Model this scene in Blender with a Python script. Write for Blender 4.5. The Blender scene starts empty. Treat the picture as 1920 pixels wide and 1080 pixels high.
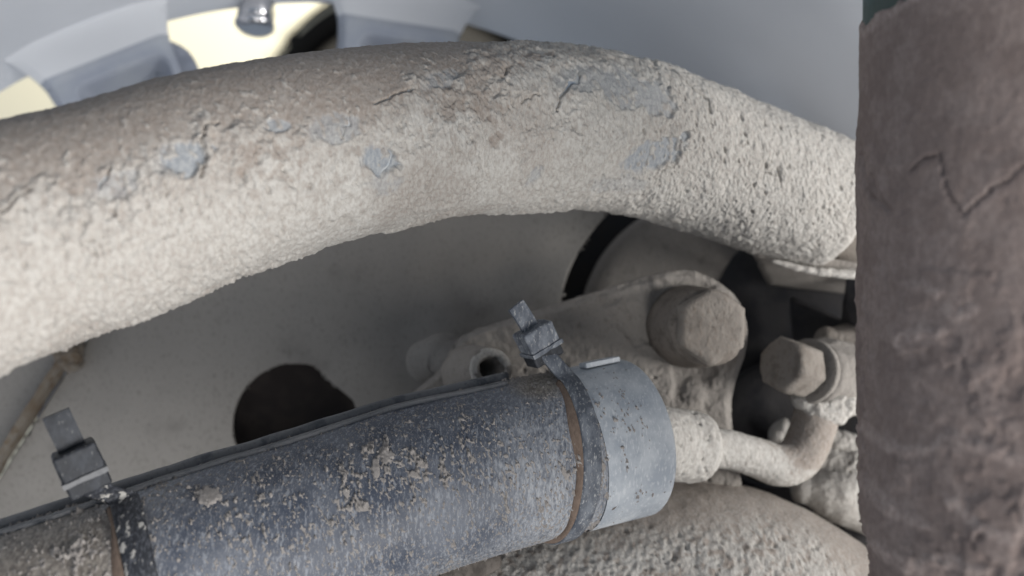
import bpy, bmesh, math, random
import numpy as np
from mathutils import Vector, Matrix

random.seed(7); np.random.seed(7)
scene = bpy.context.scene
COL = scene.collection

# ------------------------------------------------------------------ camera
F = 1663.0                                   # focal length in photograph pixels (60 degree lens)
def P(px, py, d):
    """a point that stands d metres in front of the camera"""
    return np.array([d*(px-960)/F, d, d*(540-py)/F])
def V3(a): return Vector((float(a[0]), float(a[1]), float(a[2])))

cam = bpy.data.cameras.new('camera')
cam_o = bpy.data.objects.new('camera', cam); COL.objects.link(cam_o)
cam_o.location = (0, 0, 0); cam_o.rotation_euler = (math.radians(90), 0, 0)
cam.sensor_width = 36; cam.lens = 18/math.tan(math.radians(30))
cam.clip_start = 0.01; cam.clip_end = 200
cam.dof.use_dof = True; cam.dof.focus_distance = 0.262; cam.dof.aperture_fstop = 8.0
scene.camera = cam_o

# ------------------------------------------------------------------ world, lamps, exposure
w = bpy.data.worlds.new('World'); scene.world = w; w.use_nodes = True
bg = w.node_tree.nodes['Background']
bg.inputs[0].default_value = (0.72, 0.84, 1.0, 1); bg.inputs[1].default_value = 0.33

def area(name, loc, target, size, power, col):
    l = bpy.data.lights.new(name, 'AREA'); l.shape = 'DISK'; l.size = size; l.energy = power; l.color = col
    o = bpy.data.objects.new(name, l); COL.objects.link(o); o.location = loc
    o.rotation_euler = (Vector(target)-Vector(loc)).to_track_quat('-Z', 'Y').to_euler()
    return o
area('daylight_from_below', (0.78, -1.32, -1.02), (0.08, 0.3, 0.03), 1.30, 37, (1.0, 0.975, 0.94))
area('daylight_from_side', (0.90, -0.06, -0.06), (0.12, 0.34, 0.01), 0.45, 12, (1.0, 0.98, 0.95))
area('daylight_beyond_wheel', (-0.4, 2.2, 2.6), (-0.4, 3.6, 0.5), 2.0, 120, (1.0, 0.94, 0.80))

scene.view_settings.view_transform = 'Standard'; scene.view_settings.look = 'None'
scene.view_settings.exposure = 0.0; scene.view_settings.gamma = 1.0
scene.view_settings.use_curve_mapping = False
scene.render.engine = 'CYCLES'

# ------------------------------------------------------------------ noise in numpy
def h3(ix, iy, iz, s):
    n = (ix.astype(np.int64)*374761393 + iy.astype(np.int64)*668265263 + iz.astype(np.int64)*2147483647 + s*974634777) & 0xffffffff
    n = ((n ^ (n >> 13))*1274126177) & 0xffffffff
    n = ((n ^ (n >> 16))*2246822519) & 0xffffffff
    n = n ^ (n >> 15)
    return (n & 0xffffff)/float(0x1000000)
def vn(p, s=0):
    i = np.floor(p); f = p-i; i = i.astype(np.int64); f = f*f*f*(f*(f*6-15)+10)
    x, y, z = i[:, 0], i[:, 1], i[:, 2]; a, b, c = f[:, 0], f[:, 1], f[:, 2]
    r = 0
    for dx in (0, 1):
        for dy in (0, 1):
            for dz in (0, 1):
                r = r + h3(x+dx, y+dy, z+dz, s)*(a if dx else 1-a)*(b if dy else 1-b)*(c if dz else 1-c)
    return r
ROT = np.array([[.80, .60, 0], [-.36, .48, .80], [.48, -.64, .60]])
def fbm(p, o=4, s=0, g=.5):
    t = 0; a = 1; w_ = 0; q = p
    for k in range(o):
        t = t+a*vn(q, s+k*17); w_ += a; a *= g; q = (q @ ROT)*2.03+11.3
    return t/w_                                 # 0..1 around .5
def worley(p, s=0):
    i = np.floor(p).astype(np.int64); best = np.full(len(p), 9.0); ident = np.zeros(len(p))
    for dx in (-1, 0, 1):
        for dy in (-1, 0, 1):
            for dz in (-1, 0, 1):
                j = i+np.array([dx, dy, dz])
                a = np.stack([h3(j[:, 0], j[:, 1], j[:, 2], s+k) for k in (1, 2, 3)], 1)+j
                d = np.sqrt(((p-a)**2).sum(1))
                m = d < best; best = np.where(m, d, best)
                ident = np.where(m, h3(j[:, 0], j[:, 1], j[:, 2], s+9), ident)
    return best, ident
def ss(a, b, x):
    t = np.clip((x-a)/(b-a), 0, 1); return t*t*(3-2*t)
def pix(V): return 960+F*V[:, 0]/V[:, 1], 540-F*V[:, 2]/V[:, 1]
def polyline_dist(px, py, pts):
    best = np.full(len(px), 1e9)
    for (x0, y0), (x1, y1) in zip(pts[:-1], pts[1:]):
        dx, dy = x1-x0, y1-y0
        t = np.clip(((px-x0)*dx+(py-y0)*dy)/(dx*dx+dy*dy), 0, 1)
        best = np.minimum(best, np.hypot(px-x0-t*dx, py-y0-t*dy))
    return best

# ------------------------------------------------------------------ scene graph helpers
def tag(o, label=None, cat=None, group=None, kind=None):
    if label: o['label'] = label
    if cat: o['category'] = cat
    if group: o['group'] = group
    if kind: o['kind'] = kind
    return o
def thing(name, loc, label, cat, group=None):
    o = bpy.data.objects.new(name, None); COL.objects.link(o); o.location = V3(loc); o.empty_display_size = .02
    return tag(o, label, cat, group)
def adopt(o, parent):
    if parent is not None:
        o.parent = parent; o.matrix_parent_inverse = Matrix.Translation(-world_loc(parent))
    return o
def world_loc(o):
    return o.location if o.parent is None else o.location
def link(name, me, mat, parent=None, smooth=True):
    o = bpy.data.objects.new(name, me); COL.objects.link(o)
    if mat: me.materials.append(mat)
    if smooth: me.polygons.foreach_set('use_smooth', [True]*len(me.polygons))
    me.update()
    if parent is not None:
        o.parent = parent
        if parent.type == 'EMPTY': o.matrix_parent_inverse = Matrix.Translation(-parent.location)
    return o
def grid(name, V, mat, parent=None, closed=True, caps=False, attrs=None):
    """V[nu,nv,3] -> quad mesh, fast"""
    nu, nv = V.shape[:2]
    idx = np.arange(nu*nv).reshape(nu, nv)
    j1 = np.roll(idx, -1, 1) if closed else idx[:, 1:]
    j0 = idx if closed else idx[:, :-1]
    q = np.stack([j0[:-1], j0[1:], j1[1:], j1[:-1]], -1).reshape(-1, 4)
    me = bpy.data.meshes.new(name)
    me.vertices.add(nu*nv); me.vertices.foreach_set('co', V.reshape(-1).astype(np.float32))
    me.loops.add(q.size); me.loops.foreach_set('vertex_index', q.reshape(-1).astype(np.int32))
    me.polygons.add(len(q)); me.polygons.foreach_set('loop_start', np.arange(0, q.size, 4, dtype=np.int32))
    for k, a in (attrs or {}).items():
        at = me.attributes.new(k, 'FLOAT', 'POINT'); at.data.foreach_set('value', a.reshape(-1).astype(np.float32))
    me.update(calc_edges=True); me.validate()
    if caps:
        bm = bmesh.new(); bm.from_mesh(me); bm.verts.ensure_lookup_table()
        for row in (idx[0], idx[-1][::-1]):
            try: bm.faces.new([bm.verts[i] for i in row])
            except ValueError: pass
        bm.to_mesh(me); bm.free()
    o = link(name, me, mat, parent)
    return o

def spline(pts, n):
    pts = np.array(pts, float); K = len(pts)
    ext = np.vstack([2*pts[0]-pts[1], pts, 2*pts[-1]-pts[-2]])
    out = []
    for i in range(K-1):
        p0, p1, p2, p3 = ext[i:i+4]
        t = np.linspace(0, 1, 60, endpoint=False)[:, None]
        out.append(.5*((2*p1)+(-p0+p2)*t+(2*p0-5*p1+4*p2-p3)*t**2+(-p0+3*p1-3*p2+p3)*t**3))
    out.append(pts[-1:]); c = np.vstack(out)
    L = np.concatenate([[0], np.cumsum(np.linalg.norm(np.diff(c[:, :3], axis=0), axis=1))])
    s = np.linspace(0, L[-1], n)
    return np.stack([np.interp(s, L, c[:, k]) for k in range(c.shape[1])], 1), s

def tube(pts, n, nv, bias=0.0, cap0=0, cap1=0, ncap=10, pw=2.5):
    """pts: rows x,y,z,r. returns V,N (nu,nv,3), S (nu), PHI (nv)"""
    c, s = spline(pts, n); C, R = c[:, :3], c[:, 3]
    T = np.gradient(C, axis=0); T /= np.linalg.norm(T, axis=1)[:, None]
    if cap0:
        x = np.sin(np.linspace(math.pi/2, 0, ncap, endpoint=False))
        C = np.vstack([C[0]-T[0]*(x*cap0)[:, None], C]); T = np.vstack([np.repeat(T[:1], ncap, 0), T])
        R = np.concatenate([R[0]*np.maximum(1-x**pw, 1e-4)**(1/pw), R]); s = np.concatenate([s[0]-x*cap0, s])
    if cap1:
        x = np.sin(np.linspace(0, math.pi/2, ncap+1)[1:])
        C = np.vstack([C, C[-1]+T[-1]*(x*cap1)[:, None]]); T = np.vstack([T, np.repeat(T[-1:], ncap, 0)])
        R = np.concatenate([R, R[-1]*np.maximum(1-x**pw, 1e-4)**(1/pw)]); s = np.concatenate([s, s[-1]+x*cap1])
    e1 = -C/np.linalg.norm(C, axis=1)[:, None]
    e1 = e1-(e1*T).sum(1)[:, None]*T; e1 /= np.linalg.norm(e1, axis=1)[:, None]
    e2 = np.cross(T, e1)
    t = np.arange(nv)/nv-.5; phi = 2*math.pi*t-bias*np.sin(2*math.pi*t)
    N = e1[:, None]*np.cos(phi)[None, :, None]+e2[:, None]*np.sin(phi)[None, :, None]
    V = C[:, None]+N*R[:, None, None]
    return V, N, s, phi, C, T, R
def pr(px, py, d, r): return list(P(px, py, d))+[r]

def box_bm(bm, c, ax, h):
    vs = [bm.verts.new(V3(c+ax[0]*h[0]*i+ax[1]*h[1]*j+ax[2]*h[2]*k)) for i in (-1, 1) for j in (-1, 1) for k in (-1, 1)]
    for f in ((0, 1, 3, 2), (4, 6, 7, 5), (0, 4, 5, 1), (2, 3, 7, 6), (0, 2, 6, 4), (1, 5, 7, 3)):
        bm.faces.new([vs[i] for i in f])
def finish(name, bm, mat, parent=None, bevel=0, seg=2, smooth=True):
    bmesh.ops.recalc_face_normals(bm, faces=bm.faces)
    me = bpy.data.meshes.new(name); bm.to_mesh(me); bm.free()
    o = link(name, me, mat, parent, smooth)
    if bevel:
        m = o.modifiers.new('bevel', 'BEVEL'); m.width = bevel; m.segments = seg; m.limit_method = 'ANGLE'
        m.angle_limit = math.radians(35); m.harden_normals = True
    return o
def unit(a): a = np.array(a, float); return a/np.linalg.norm(a)
def plate(name, outline, thick, mat, parent, bevel=.001, back=(0, 1, 0)):
    """outline: list of 3D points of the near face; extruded along back"""
    bm = bmesh.new(); b = np.array(back)*thick
    a = [bm.verts.new(V3(p)) for p in outline]; c = [bm.verts.new(V3(p+b)) for p in outline]
    bm.faces.new(a); bm.faces.new(c[::-1]); n = len(a)
    for i in range(n): bm.faces.new((a[i], c[i], c[(i+1) % n], a[(i+1) % n]))
    return finish(name, bm, mat, parent, bevel, 3)
def lathe(name, c, axis, prof, mat, parent, n=48, squash=None, caps=True):
    """prof: list of (distance along axis, radius)"""
    t = unit(axis); a = unit(np.cross(t, [0.13, .2, 1])); b = np.cross(t, a)
    th = np.linspace(0, 2*math.pi, n, endpoint=False)
    ring = a[None]*np.cos(th)[:, None]+b[None]*np.sin(th)[:, None]
    Vv = np.array([np.array(c)+t*s+ring*r for s, r in prof])
    return grid(name, Vv, mat, parent, True, caps)
def hexhead(c, ax, r, L, name, mat, parent, rnd=.35):
    t = unit(ax); a = unit(np.cross(t, [0, .3, 1])); b = np.cross(t, a); rows = []
    for s, k, rd in ((0, 1, 0), (L*.86, 1, 0), (L*.97, .9, .8), (L, .78, 1), (L*1.005, .02, 1)):
        ring = []
        for i in range(48):
            th = 2*math.pi*i/48; m6 = ((th+math.pi/6) % (math.pi/3))-math.pi/6
            hexr = r*math.cos(math.pi/6)/math.cos(m6); rr = (hexr*(1-rnd)+r*.93*rnd)*(1-rd)+r*.93*rd
            ring.append(np.array(c)+t*s+(a*math.cos(th)+b*math.sin(th))*rr*k)
        rows.append(ring)
    o = grid(name, np.array(rows), mat, parent); return o
def rough(o, amp, freq, seed=0, octv=3):
    """dent the vertices a little along their normals, so nothing is a perfect primitive"""
    me = o.data; n = len(me.vertices); co = np.empty(n*3, np.float32); no = np.empty(n*3, np.float32)
    me.vertices.foreach_get('co', co); me.vertices.foreach_get('normal', no)
    co = co.reshape(-1, 3).astype(float); no = no.reshape(-1, 3)
    co = co+no*((fbm(co*freq, octv, seed)-.5)*2*amp)[:, None]
    me.vertices.foreach_set('co', co.reshape(-1).astype(np.float32)); me.update()
def subdivide(o, cuts):
    bm = bmesh.new(); bm.from_mesh(o.data); bmesh.ops.subdivide_edges(bm, edges=bm.edges, cuts=cuts, use_grid_fill=True)
    bm.to_mesh(o.data); bm.free(); o.data.polygons.foreach_set('use_smooth', [True]*len(o.data.polygons)); o.data.update()

# ------------------------------------------------------------------ materials
def srgb(r, g, b):
    f = lambda v: (v/255/12.92) if v/255 < .04045 else ((v/255+.055)/1.055)**2.4
    return (f(r), f(g), f(b), 1)
class M:
    def __init__(s, name, rough=.8, metallic=0, spec=.3):
        s.m = bpy.data.materials.new(name); s.m.use_nodes = True; s.nt = s.m.node_tree
        s.b = s.nt.nodes['Principled BSDF']; s.b.inputs['Roughness'].default_value = rough
        s.b.inputs['Metallic'].default_value = metallic; s.b.inputs['Specular IOR Level'].default_value = spec
        s.tc = s.nt.nodes.new('ShaderNodeTexCoord').outputs['Object']
    def n(s, t, **kw):
        nd = s.nt.nodes.new(t)
        for k, v in kw.items(): setattr(nd, k, v)
        return nd
    def l(s, a, b): s.nt.links.new(a, b)
    def noise(s, scale, detail=5, rough=.6, stretch=None, distortion=0, seed=0):
        src = s.tc
        mp = s.n('ShaderNodeMapping'); s.l(src, mp.inputs[0])
        mp.inputs['Scale'].default_value = stretch or (1, 1, 1); mp.inputs['Location'].default_value = (seed*1.7, seed*.9, seed*2.3)
        nz = s.n('ShaderNodeTexNoise'); s.l(mp.outputs[0], nz.inputs['Vector'])
        nz.inputs['Scale'].default_value = scale; nz.inputs['Detail'].default_value = detail
        nz.inputs['Roughness'].default_value = rough; nz.inputs['Distortion'].default_value = distortion
        return nz.outputs['Fac']
    def ramp(s, x, a, b):
        r = s.n('ShaderNodeMapRange', interpolation_type='SMOOTHSTEP'); s.l(x, r.inputs['Value'])
        r.inputs['From Min'].default_value = a; r.inputs['From Max'].default_value = b
        return r.outputs[0]
    def mul(s, a, b, op='MULTIPLY'):
        r = s.n('ShaderNodeMath', operation=op)
        for k, v in ((0, a), (1, b)):
            if isinstance(v, (int, float)): r.inputs[k].default_value = v
            else: s.l(v, r.inputs[k])
        r.use_clamp = True
        return r.outputs[0]
    def attr(s, name):
        a = s.n('ShaderNodeAttribute'); a.attribute_name = name; return a.outputs['Fac']
    def mix(s, f, a, b):
        r = s.n('ShaderNodeMix', data_type='RGBA')
        if isinstance(f, (int, float)): r.inputs['Factor'].default_value = f
        else: s.l(f, r.inputs['Factor'])
        for k, v in ((6, a), (7, b)):
            if isinstance(v, tuple): r.inputs[k].default_value = v
            else: s.l(v, r.inputs[k])
        return r.outputs[2]
    def color(s, c):
        if isinstance(c, tuple): s.b.inputs['Base Color'].default_value = c
        else: s.l(c, s.b.inputs['Base Color'])
        return s
    def roughness(s, f, a, b):
        r = s.n('ShaderNodeMapRange'); s.l(f, r.inputs['Value']); r.inputs['To Min'].default_value = a; r.inputs['To Max'].default_value = b
        s.l(r.outputs[0], s.b.inputs['Roughness'])
    def bump(s, parts):
        prev = None
        for h, dist in parts:
            b = s.n('ShaderNodeBump'); b.inputs['Strength'].default_value = 1; b.inputs['Distance'].default_value = dist
            s.l(h, b.inputs['Height'])
            if prev is not None: s.l(prev, b.inputs['Normal'])
            prev = b.outputs[0]
        s.l(prev, s.b.inputs['Normal']); return s

def mat_mud(name, pale, mid, brown, attr=True, bumpd=.0004, blue=False):
    m = M(name, .95, 0, .12)
    a = m.noise(650, 5, .7, (1.5, 1, .8)); b = m.noise(70, 4, .6, seed=3); g = m.noise(1300, 3, .6, (1.4, 1, .8), seed=5)
    c = m.mix(m.ramp(a, .36, .62), mid, pale)
    c = m.mix(m.mul(m.ramp(b, .52, .72), .45), c, mid)
    c = m.mix(m.mul(m.ramp(g, .60, .75), .3), c, brown)
    if attr:
        t = m.attr('tint'); c = m.mix(t, c, m.mix(m.ramp(a, .3, .7), m.mix(.30, brown, mid), m.mix(.70, brown, mid)))
    if blue:
        c = m.mix(m.attr('blue'), c, m.mix(m.ramp(a, .35, .65), (.245, .265, .29, 1), (.35, .362, .372, 1)))
    m.color(c); m.bump([(a, bumpd), (g, bumpd*.45)])
    return m.m
def mat_dust(name, base, dust, cover=.5, scale=90, speck=None, rough=.85, bumpd=.0003, metallic=0, spec=.25, fine=700):
    m = M(name, rough, metallic, spec)
    a = m.noise(scale, 6, .62); g = m.noise(fine, 4, .6, (1.3, 1, .8), seed=2); l = m.noise(scale*.22, 3, .5, seed=7)
    f = m.ramp(a, .62-cover*.5, .78-cover*.5)
    f = m.mul(f, m.ramp(l, .15, .6), 'MULTIPLY') if cover < .7 else f
    c = m.mix(f, base, dust)
    c = m.mix(m.mul(m.ramp(g, .54, .68), .45), c, speck or base)
    m.color(c); m.roughness(f, rough*.75, min(1, rough*1.1)); m.bump([(a, bumpd*2), (g, bumpd)])
    return m.m

PALE, MID, BROWN = (.50, .482, .452, 1), (.385, .360, .332, 1), (.185, .135, .105, 1)
MUD = mat_mud('dried_pale_mud', PALE, MID, BROWN, blue=True)
MUD_PLAIN = mat_mud('dried_mud_plain', PALE, MID, BROWN, attr=False)
MUD_DARK = mat_mud('brown_mud', (.44, .36, .325, 1), (.315, .25, .228, 1), (.195, .15, .132, 1), attr=True, bumpd=.0003)
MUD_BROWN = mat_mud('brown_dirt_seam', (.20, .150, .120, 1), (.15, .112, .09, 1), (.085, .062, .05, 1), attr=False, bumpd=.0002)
PAINT = mat_dust('blue_grey_paint', (.31, .35, .40, 1), (.46, .46, .455, 1), .55, 260, (.26, .29, .33, 1), .6, .00015)
TEAL = mat_dust('dusty_teal_paint', (.04, .085, .08, 1), (.075, .10, .09, 1), .45, 120, (.03, .08, .08, 1), .55, .0001)
SPATTER = mat_mud('mud_spatter', (.31, .288, .272, 1), (.255, .234, .22, 1), (.185, .162, .145, 1), attr=False, bumpd=.00015)
PLATE_D = mat_dust('dusty_shield_steel', (.165, .155, .145, 1), (.235, .223, .208, 1), .66, 30, (.085, .075, .066, 1), .9, .0003)
CAST = mat_dust('dusty_cast_iron', (.19, .172, .156, 1), (.265, .244, .223, 1), .70, 130, (.14, .122, .108, 1), .95, .0005)
CASTB = mat_dust('brown_dusty_bolt_steel', (.17, .148, .128, 1), (.25, .225, .20, 1), .55, 200, (.17, .13, .10, 1), .9, .0004)
IRON = mat_dust('dark_iron', (.035, .030, .030, 1), (.075, .062, .058, 1), .45, 90, (.02, .02, .02, 1), .7, .0001)
CAVITY = mat_dust('cavity_shade_casting', (.020, .020, .023, 1), (.042, .040, .041, 1), .45, 70, (.03, .03, .035, 1), .8, .0003)  # depth shade of the knuckle's hollow put into a near-black colour
RUSTY = mat_dust('rusty_edge_steel', (.10, .072, .048, 1), (.165, .15, .13, 1), .5, 220, (.10, .06, .03, 1), .9, .0004)

DISC_DARK = mat_dust('dark_brake_disc', (.022, .018, .018, 1), (.040, .033, .031, 1), .4, 90, (.012, .011, .011, 1), .7, .0001)  # near-black brown of the disc behind the shield's hole
SLOT_BLACK = mat_dust('slot_shade_black', (.010, .010, .012, 1), (.022, .020, .020, 1), .4, 90, (.008, .008, .008, 1), .8, .0001)  # shade inside the shield's slot put into a black colour
BOLTSIDE = mat_dust('shade_toned_bolt_steel', (.13, .112, .097, 1), (.20, .175, .153, 1), .5, 160, (.05, .04, .035, 1), .9, .0004)  # shade on the bolt's side put into a darker brown than its head
CASTD = mat_dust('dark_brown_casting', (.085, .074, .066, 1), (.15, .132, .118, 1), .5, 120, (.06, .05, .045, 1), .9, .0004)  # dark brown of the torn strip under the sleeve
LIPM = mat_dust('dusty_black_lip', (.085, .09, .10, 1), (.19, .19, .195, 1), .6, 120, (.07, .075, .08, 1), .6, .0001)
m = M('silver_wheel_paint', .45, 0, .5)
a = m.noise(14, 4, .5); g = m.noise(900, 2, .5)
m.color(m.mix(m.mul(m.ramp(a, .35, .7), .5), (.74, .76, .80, 1), (.66, .68, .72, 1))); m.roughness(a, .36, .52); m.bump([(g, .00002)])
SILVER = m.m
m = M('grey_cast_wheel_back', .55, 0, .4)
a = m.noise(50, 4, .6); m.color(m.mix(m.ramp(a, .35, .7), (.34, .37, .44, 1), (.41, .44, .49, 1))); m.bump([(a, .0002)])
WHEELBACK = m.m
m = M('chrome', .18, 1, .5); a = m.noise(200, 3, .5); m.color((.62, .62, .64, 1)); m.roughness(a, .1, .3); CHROME = m.m
m = M('tyre_rubber', .85, 0, .3); a = m.noise(120, 4, .6); m.color(m.mix(a, (.015, .015, .016, 1), (.05, .047, .043, 1))); m.bump([(a, .0005)]); RUBBER = m.m
m = M('cream_car_paint', .35, 0, .5); a = m.noise(3, 3, .5); m.color(m.mix(a, (.80, .76, .62, 1), (.76, .72, .58, 1))); CREAM = m.m

# dusty blue-black plastic of the sleeve: film of dust that scatters, dark plastic beneath
m = M('dusty_blue_black_plastic', .5, 0, .45)
a = m.noise(55, 6, .65, (1, 1, .7), seed=1); b = m.noise(620, 4, .65, (2.0, 1, .55), seed=4); g = m.noise(1700, 3, .6, (2.0, 1, .6), seed=6)
f = m.ramp(a, .36, .72)
c = m.mix(f, (.050, .060, .085, 1), (.140, .152, .180, 1))
c = m.mix(m.mul(m.ramp(b, .50, .66), .6), c, (.32, .335, .365, 1))
c = m.mix(m.mul(m.ramp(g, .56, .68), .5), c, (.36, .345, .33, 1))
fl = m.attr('film'); c = m.mix(m.mul(fl, m.ramp(b, .25, .6)), c, m.mix(m.ramp(g, .4, .65), (.33, .35, .38, 1), (.47, .47, .475, 1)))
br = m.attr('tint'); c = m.mix(br, c, m.mix(m.ramp(b, .35, .65), (.13, .105, .08, 1), (.30, .26, .21, 1)))
m.color(c); m.roughness(f, .42, .72); m.bump([(b, .00012), (g, .00007)])
PLASTIC = m.m
m = M('dusty_grey_plastic_cap', .42, 0, .5)
a = m.noise(80, 6, .62, seed=2); b = m.noise(650, 4, .65, (2.0, 1, .6), seed=4); g = m.noise(1700, 3, .6, (2.0, 1, .6), seed=6); k = m.noise(330, 2, .4, seed=9)
c = m.mix(m.ramp(a, .35, .7), (.30, .33, .37, 1), (.48, .505, .53, 1))
c = m.mix(m.mul(m.ramp(b, .52, .66), .5), c, (.62, .63, .64, 1))
c = m.mix(m.ramp(k, .73, .76), c, (.12, .10, .085, 1))
m.color(c); m.roughness(a, .34, .6); m.bump([(b, .0001), (g, .00006)])
CAPPLASTIC = m.m
m = M('dusty_black_nylon', .55, 0, .4)
a = m.noise(220, 5, .62, (1.5, 1, .8)); b = m.noise(900, 4, .65, (1.6, 1, .7), seed=4)
c = m.mix(m.ramp(a, .4, .7), (.075, .085, .105, 1), (.17, .185, .21, 1)); c = m.mix(m.mul(m.ramp(b, .54, .66), .7), c, (.40, .40, .395, 1))
m.color(c); m.roughness(a, .45, .75); m.bump([(a, .0002), (b, .0001)])
NYLON = m.m

m = M('black_nylon_with_pale_specks', .5, 0, .4)
a = m.noise(330, 4, .6, (1.6, 1, .7)); b = m.noise(1000, 4, .65, (1.6, 1, .7), seed=4)
c = m.mix(m.ramp(b, .45, .7), (.022, .024, .030, 1), (.09, .095, .11, 1)); c = m.mix(m.ramp(a, .57, .63), c, (.40, .385, .36, 1))
m.color(c); m.bump([(a, .0003), (b, .0001)])
NYLON_DARK = m.m
m = M('dull_black_nylon', .55, 0, .4)
a = m.noise(220, 5, .62, (1.5, 1, .8)); b = m.noise(900, 4, .65, (1.6, 1, .7), seed=4)
c = m.mix(m.ramp(a, .4, .7), (.014, .016, .021, 1), (.040, .044, .053, 1)); c = m.mix(m.mul(m.ramp(b, .60, .70), .5), c, (.24, .24, .235, 1))
m.color(c); m.roughness(a, .45, .75); m.bump([(a, .0002), (b, .0001)])
NYLON_HEAD = m.m

# ================================================================== large structure: the wheel around everything
WC = P(650, 1000, .45); WU = unit(P(650, 816, 1.0)); WA = unit(np.cross(WU, [0, 0, 1])); WB = np.cross(WA, WU)   # axle direction, and two across it
def wpt(x, r, d): return WC+WU*(d-.455)+WA*x+WB*r           # across, up, along the axle
wheel = thing('alloy_wheel', WC-np.array([0, 0, .25]), 'silver alloy wheel seen from inside, with spokes and open windows, behind the muddy arm', 'wheel')
def revolve(name, prof, mat, parent, n=160):
    th = np.linspace(0, 2*math.pi, n, endpoint=False)
    V = np.array([[wpt(r*math.cos(t), r*math.sin(t), d) for t in th] for r, d in prof])
    return grid(name, V, mat, parent)
barrel = [(0.2885, .458), (0.2885, .44), (0.2890, .40), (0.2895, .35), (0.2900, .30), (0.2930, .275), (0.2980, .262), (0.3040, .256), (0.3090, .255), (0.3090, .262), (0.3030, .272), (0.2990, .30), (0.2990, .44), (0.3060, .468), (0.3200, .480), (0.3180, .486), (0.3020, .474), (0.2920, .461), (0.2885, .458)]
bar = revolve('barrel', barrel, SILVER, wheel)
revolve('tyre', [(0.3010, .275), (0.3140, .256), (0.3470, .245), (0.3820, .25), (0.4020, .27), (0.4050, .37), (0.4020, .475), (0.3820, .50), (0.3470, .508), (0.3240, .498), (0.3180, .484)], RUBBER, wheel, 96)
NS = 11
def spoke_mesh():
    rout, rf, half, f0 = .2875, .016, .122, .452
    rs = np.concatenate([np.linspace(.06, .255, 48), np.linspace(.2565, rout-rf, 12), rout-rf+rf*np.sin(np.linspace(.06, math.pi/2, 24))])
    vv = np.linspace(-1, 1, 71); V = np.zeros((len(rs), len(vv), 3))
    for a_, r in enumerate(rs):
        x0 = max(0, r-(rout-rf)); ext = rf-math.sqrt(max(rf*rf-x0*x0, 0)); lo = max(0, .115-r)
        hw = min(.012+(half*rout-.012)*((r-.06)/(rout-.06))+ext+lo*.25, r*math.pi/NS*.995)
        x = vv*hw
        d = f0-.022*ss(.272, .290, np.full(len(x), r))**1.1+.0035*ss(.86, 1, np.abs(vv))*(r < rout-.004)
        qx = np.abs(x-.004)-(.013+.010*(r-.2)/.07); qr = abs(r-.228)-.038
        sdf = np.hypot(np.maximum(qx+.006, 0), max(qr+.006, 0))-.006+np.minimum(np.maximum(qx+.006, qr+.006), 0)
        d = d+.017*ss(.0035, -.0035, sdf)
        V[a_] = np.stack([x, np.full(len(x), math.sqrt(1)*r), d], 1)
    return V
SV_ = spoke_mesh(); spoke_me = None; vv_ = SV_[0]
for k in range(NS):
    a0 = math.radians(-26.7+360/NS*k); ca, sa = math.cos(a0), math.sin(a0)
    if spoke_me is None:
        W_ = WC+SV_[..., 0:1]*WA+SV_[..., 1:2]*WB+(SV_[..., 2:3]-.455)*WU
        o = grid('spoke', W_, WHEELBACK, wheel, closed=False); spoke_me = o.data; spoke_me.materials.append(SILVER)
        nf = len(vv_)-1; spoke_me.polygons.foreach_set('material_index', [1 if SV_[k2//nf, 0, 1] > .2765 else 0 for k2 in range(len(spoke_me.polygons))])
        if sum(f.normal.dot(V3(WU)) for f in spoke_me.polygons) > 0: spoke_me.flip_normals()
    else:
        o = bpy.data.objects.new('spoke', spoke_me); COL.objects.link(o); o.parent = wheel
        o.matrix_parent_inverse = Matrix.Translation(-wheel.location)
    o.matrix_basis = Matrix.Translation(V3(WC)) @ Matrix.Rotation(a0, 4, V3(WU)) @ Matrix.Translation(-V3(WC))
    sm = o.modifiers.new('thick', 'SOLIDIFY'); sm.thickness = .015; sm.offset = -1
lathe('hub_disc', WC, WU, [(-.01, .02), (-.01, .066), (-.004, .072), (.03, .072), (.03, .02)], WHEELBACK, wheel, 64)
# chrome valve: stem standing in from the rim across the bright window
va = P(490, -60, .490); vb = P(474, 78, .480); vd = unit(vb-va)
lathe('valve_stem', va, vd, [(0, .0092), (.024, .0092), (.025, .0098), (.033, .0098)], CHROME, wheel, 6)
st = lathe('valve_cap', va+vd*.0332, vd, [(0, .0100), (.0005, .0106), (.0025, .0106), (.0045, .0085), (.0052, .005)], CHROME, wheel, 24)

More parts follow.
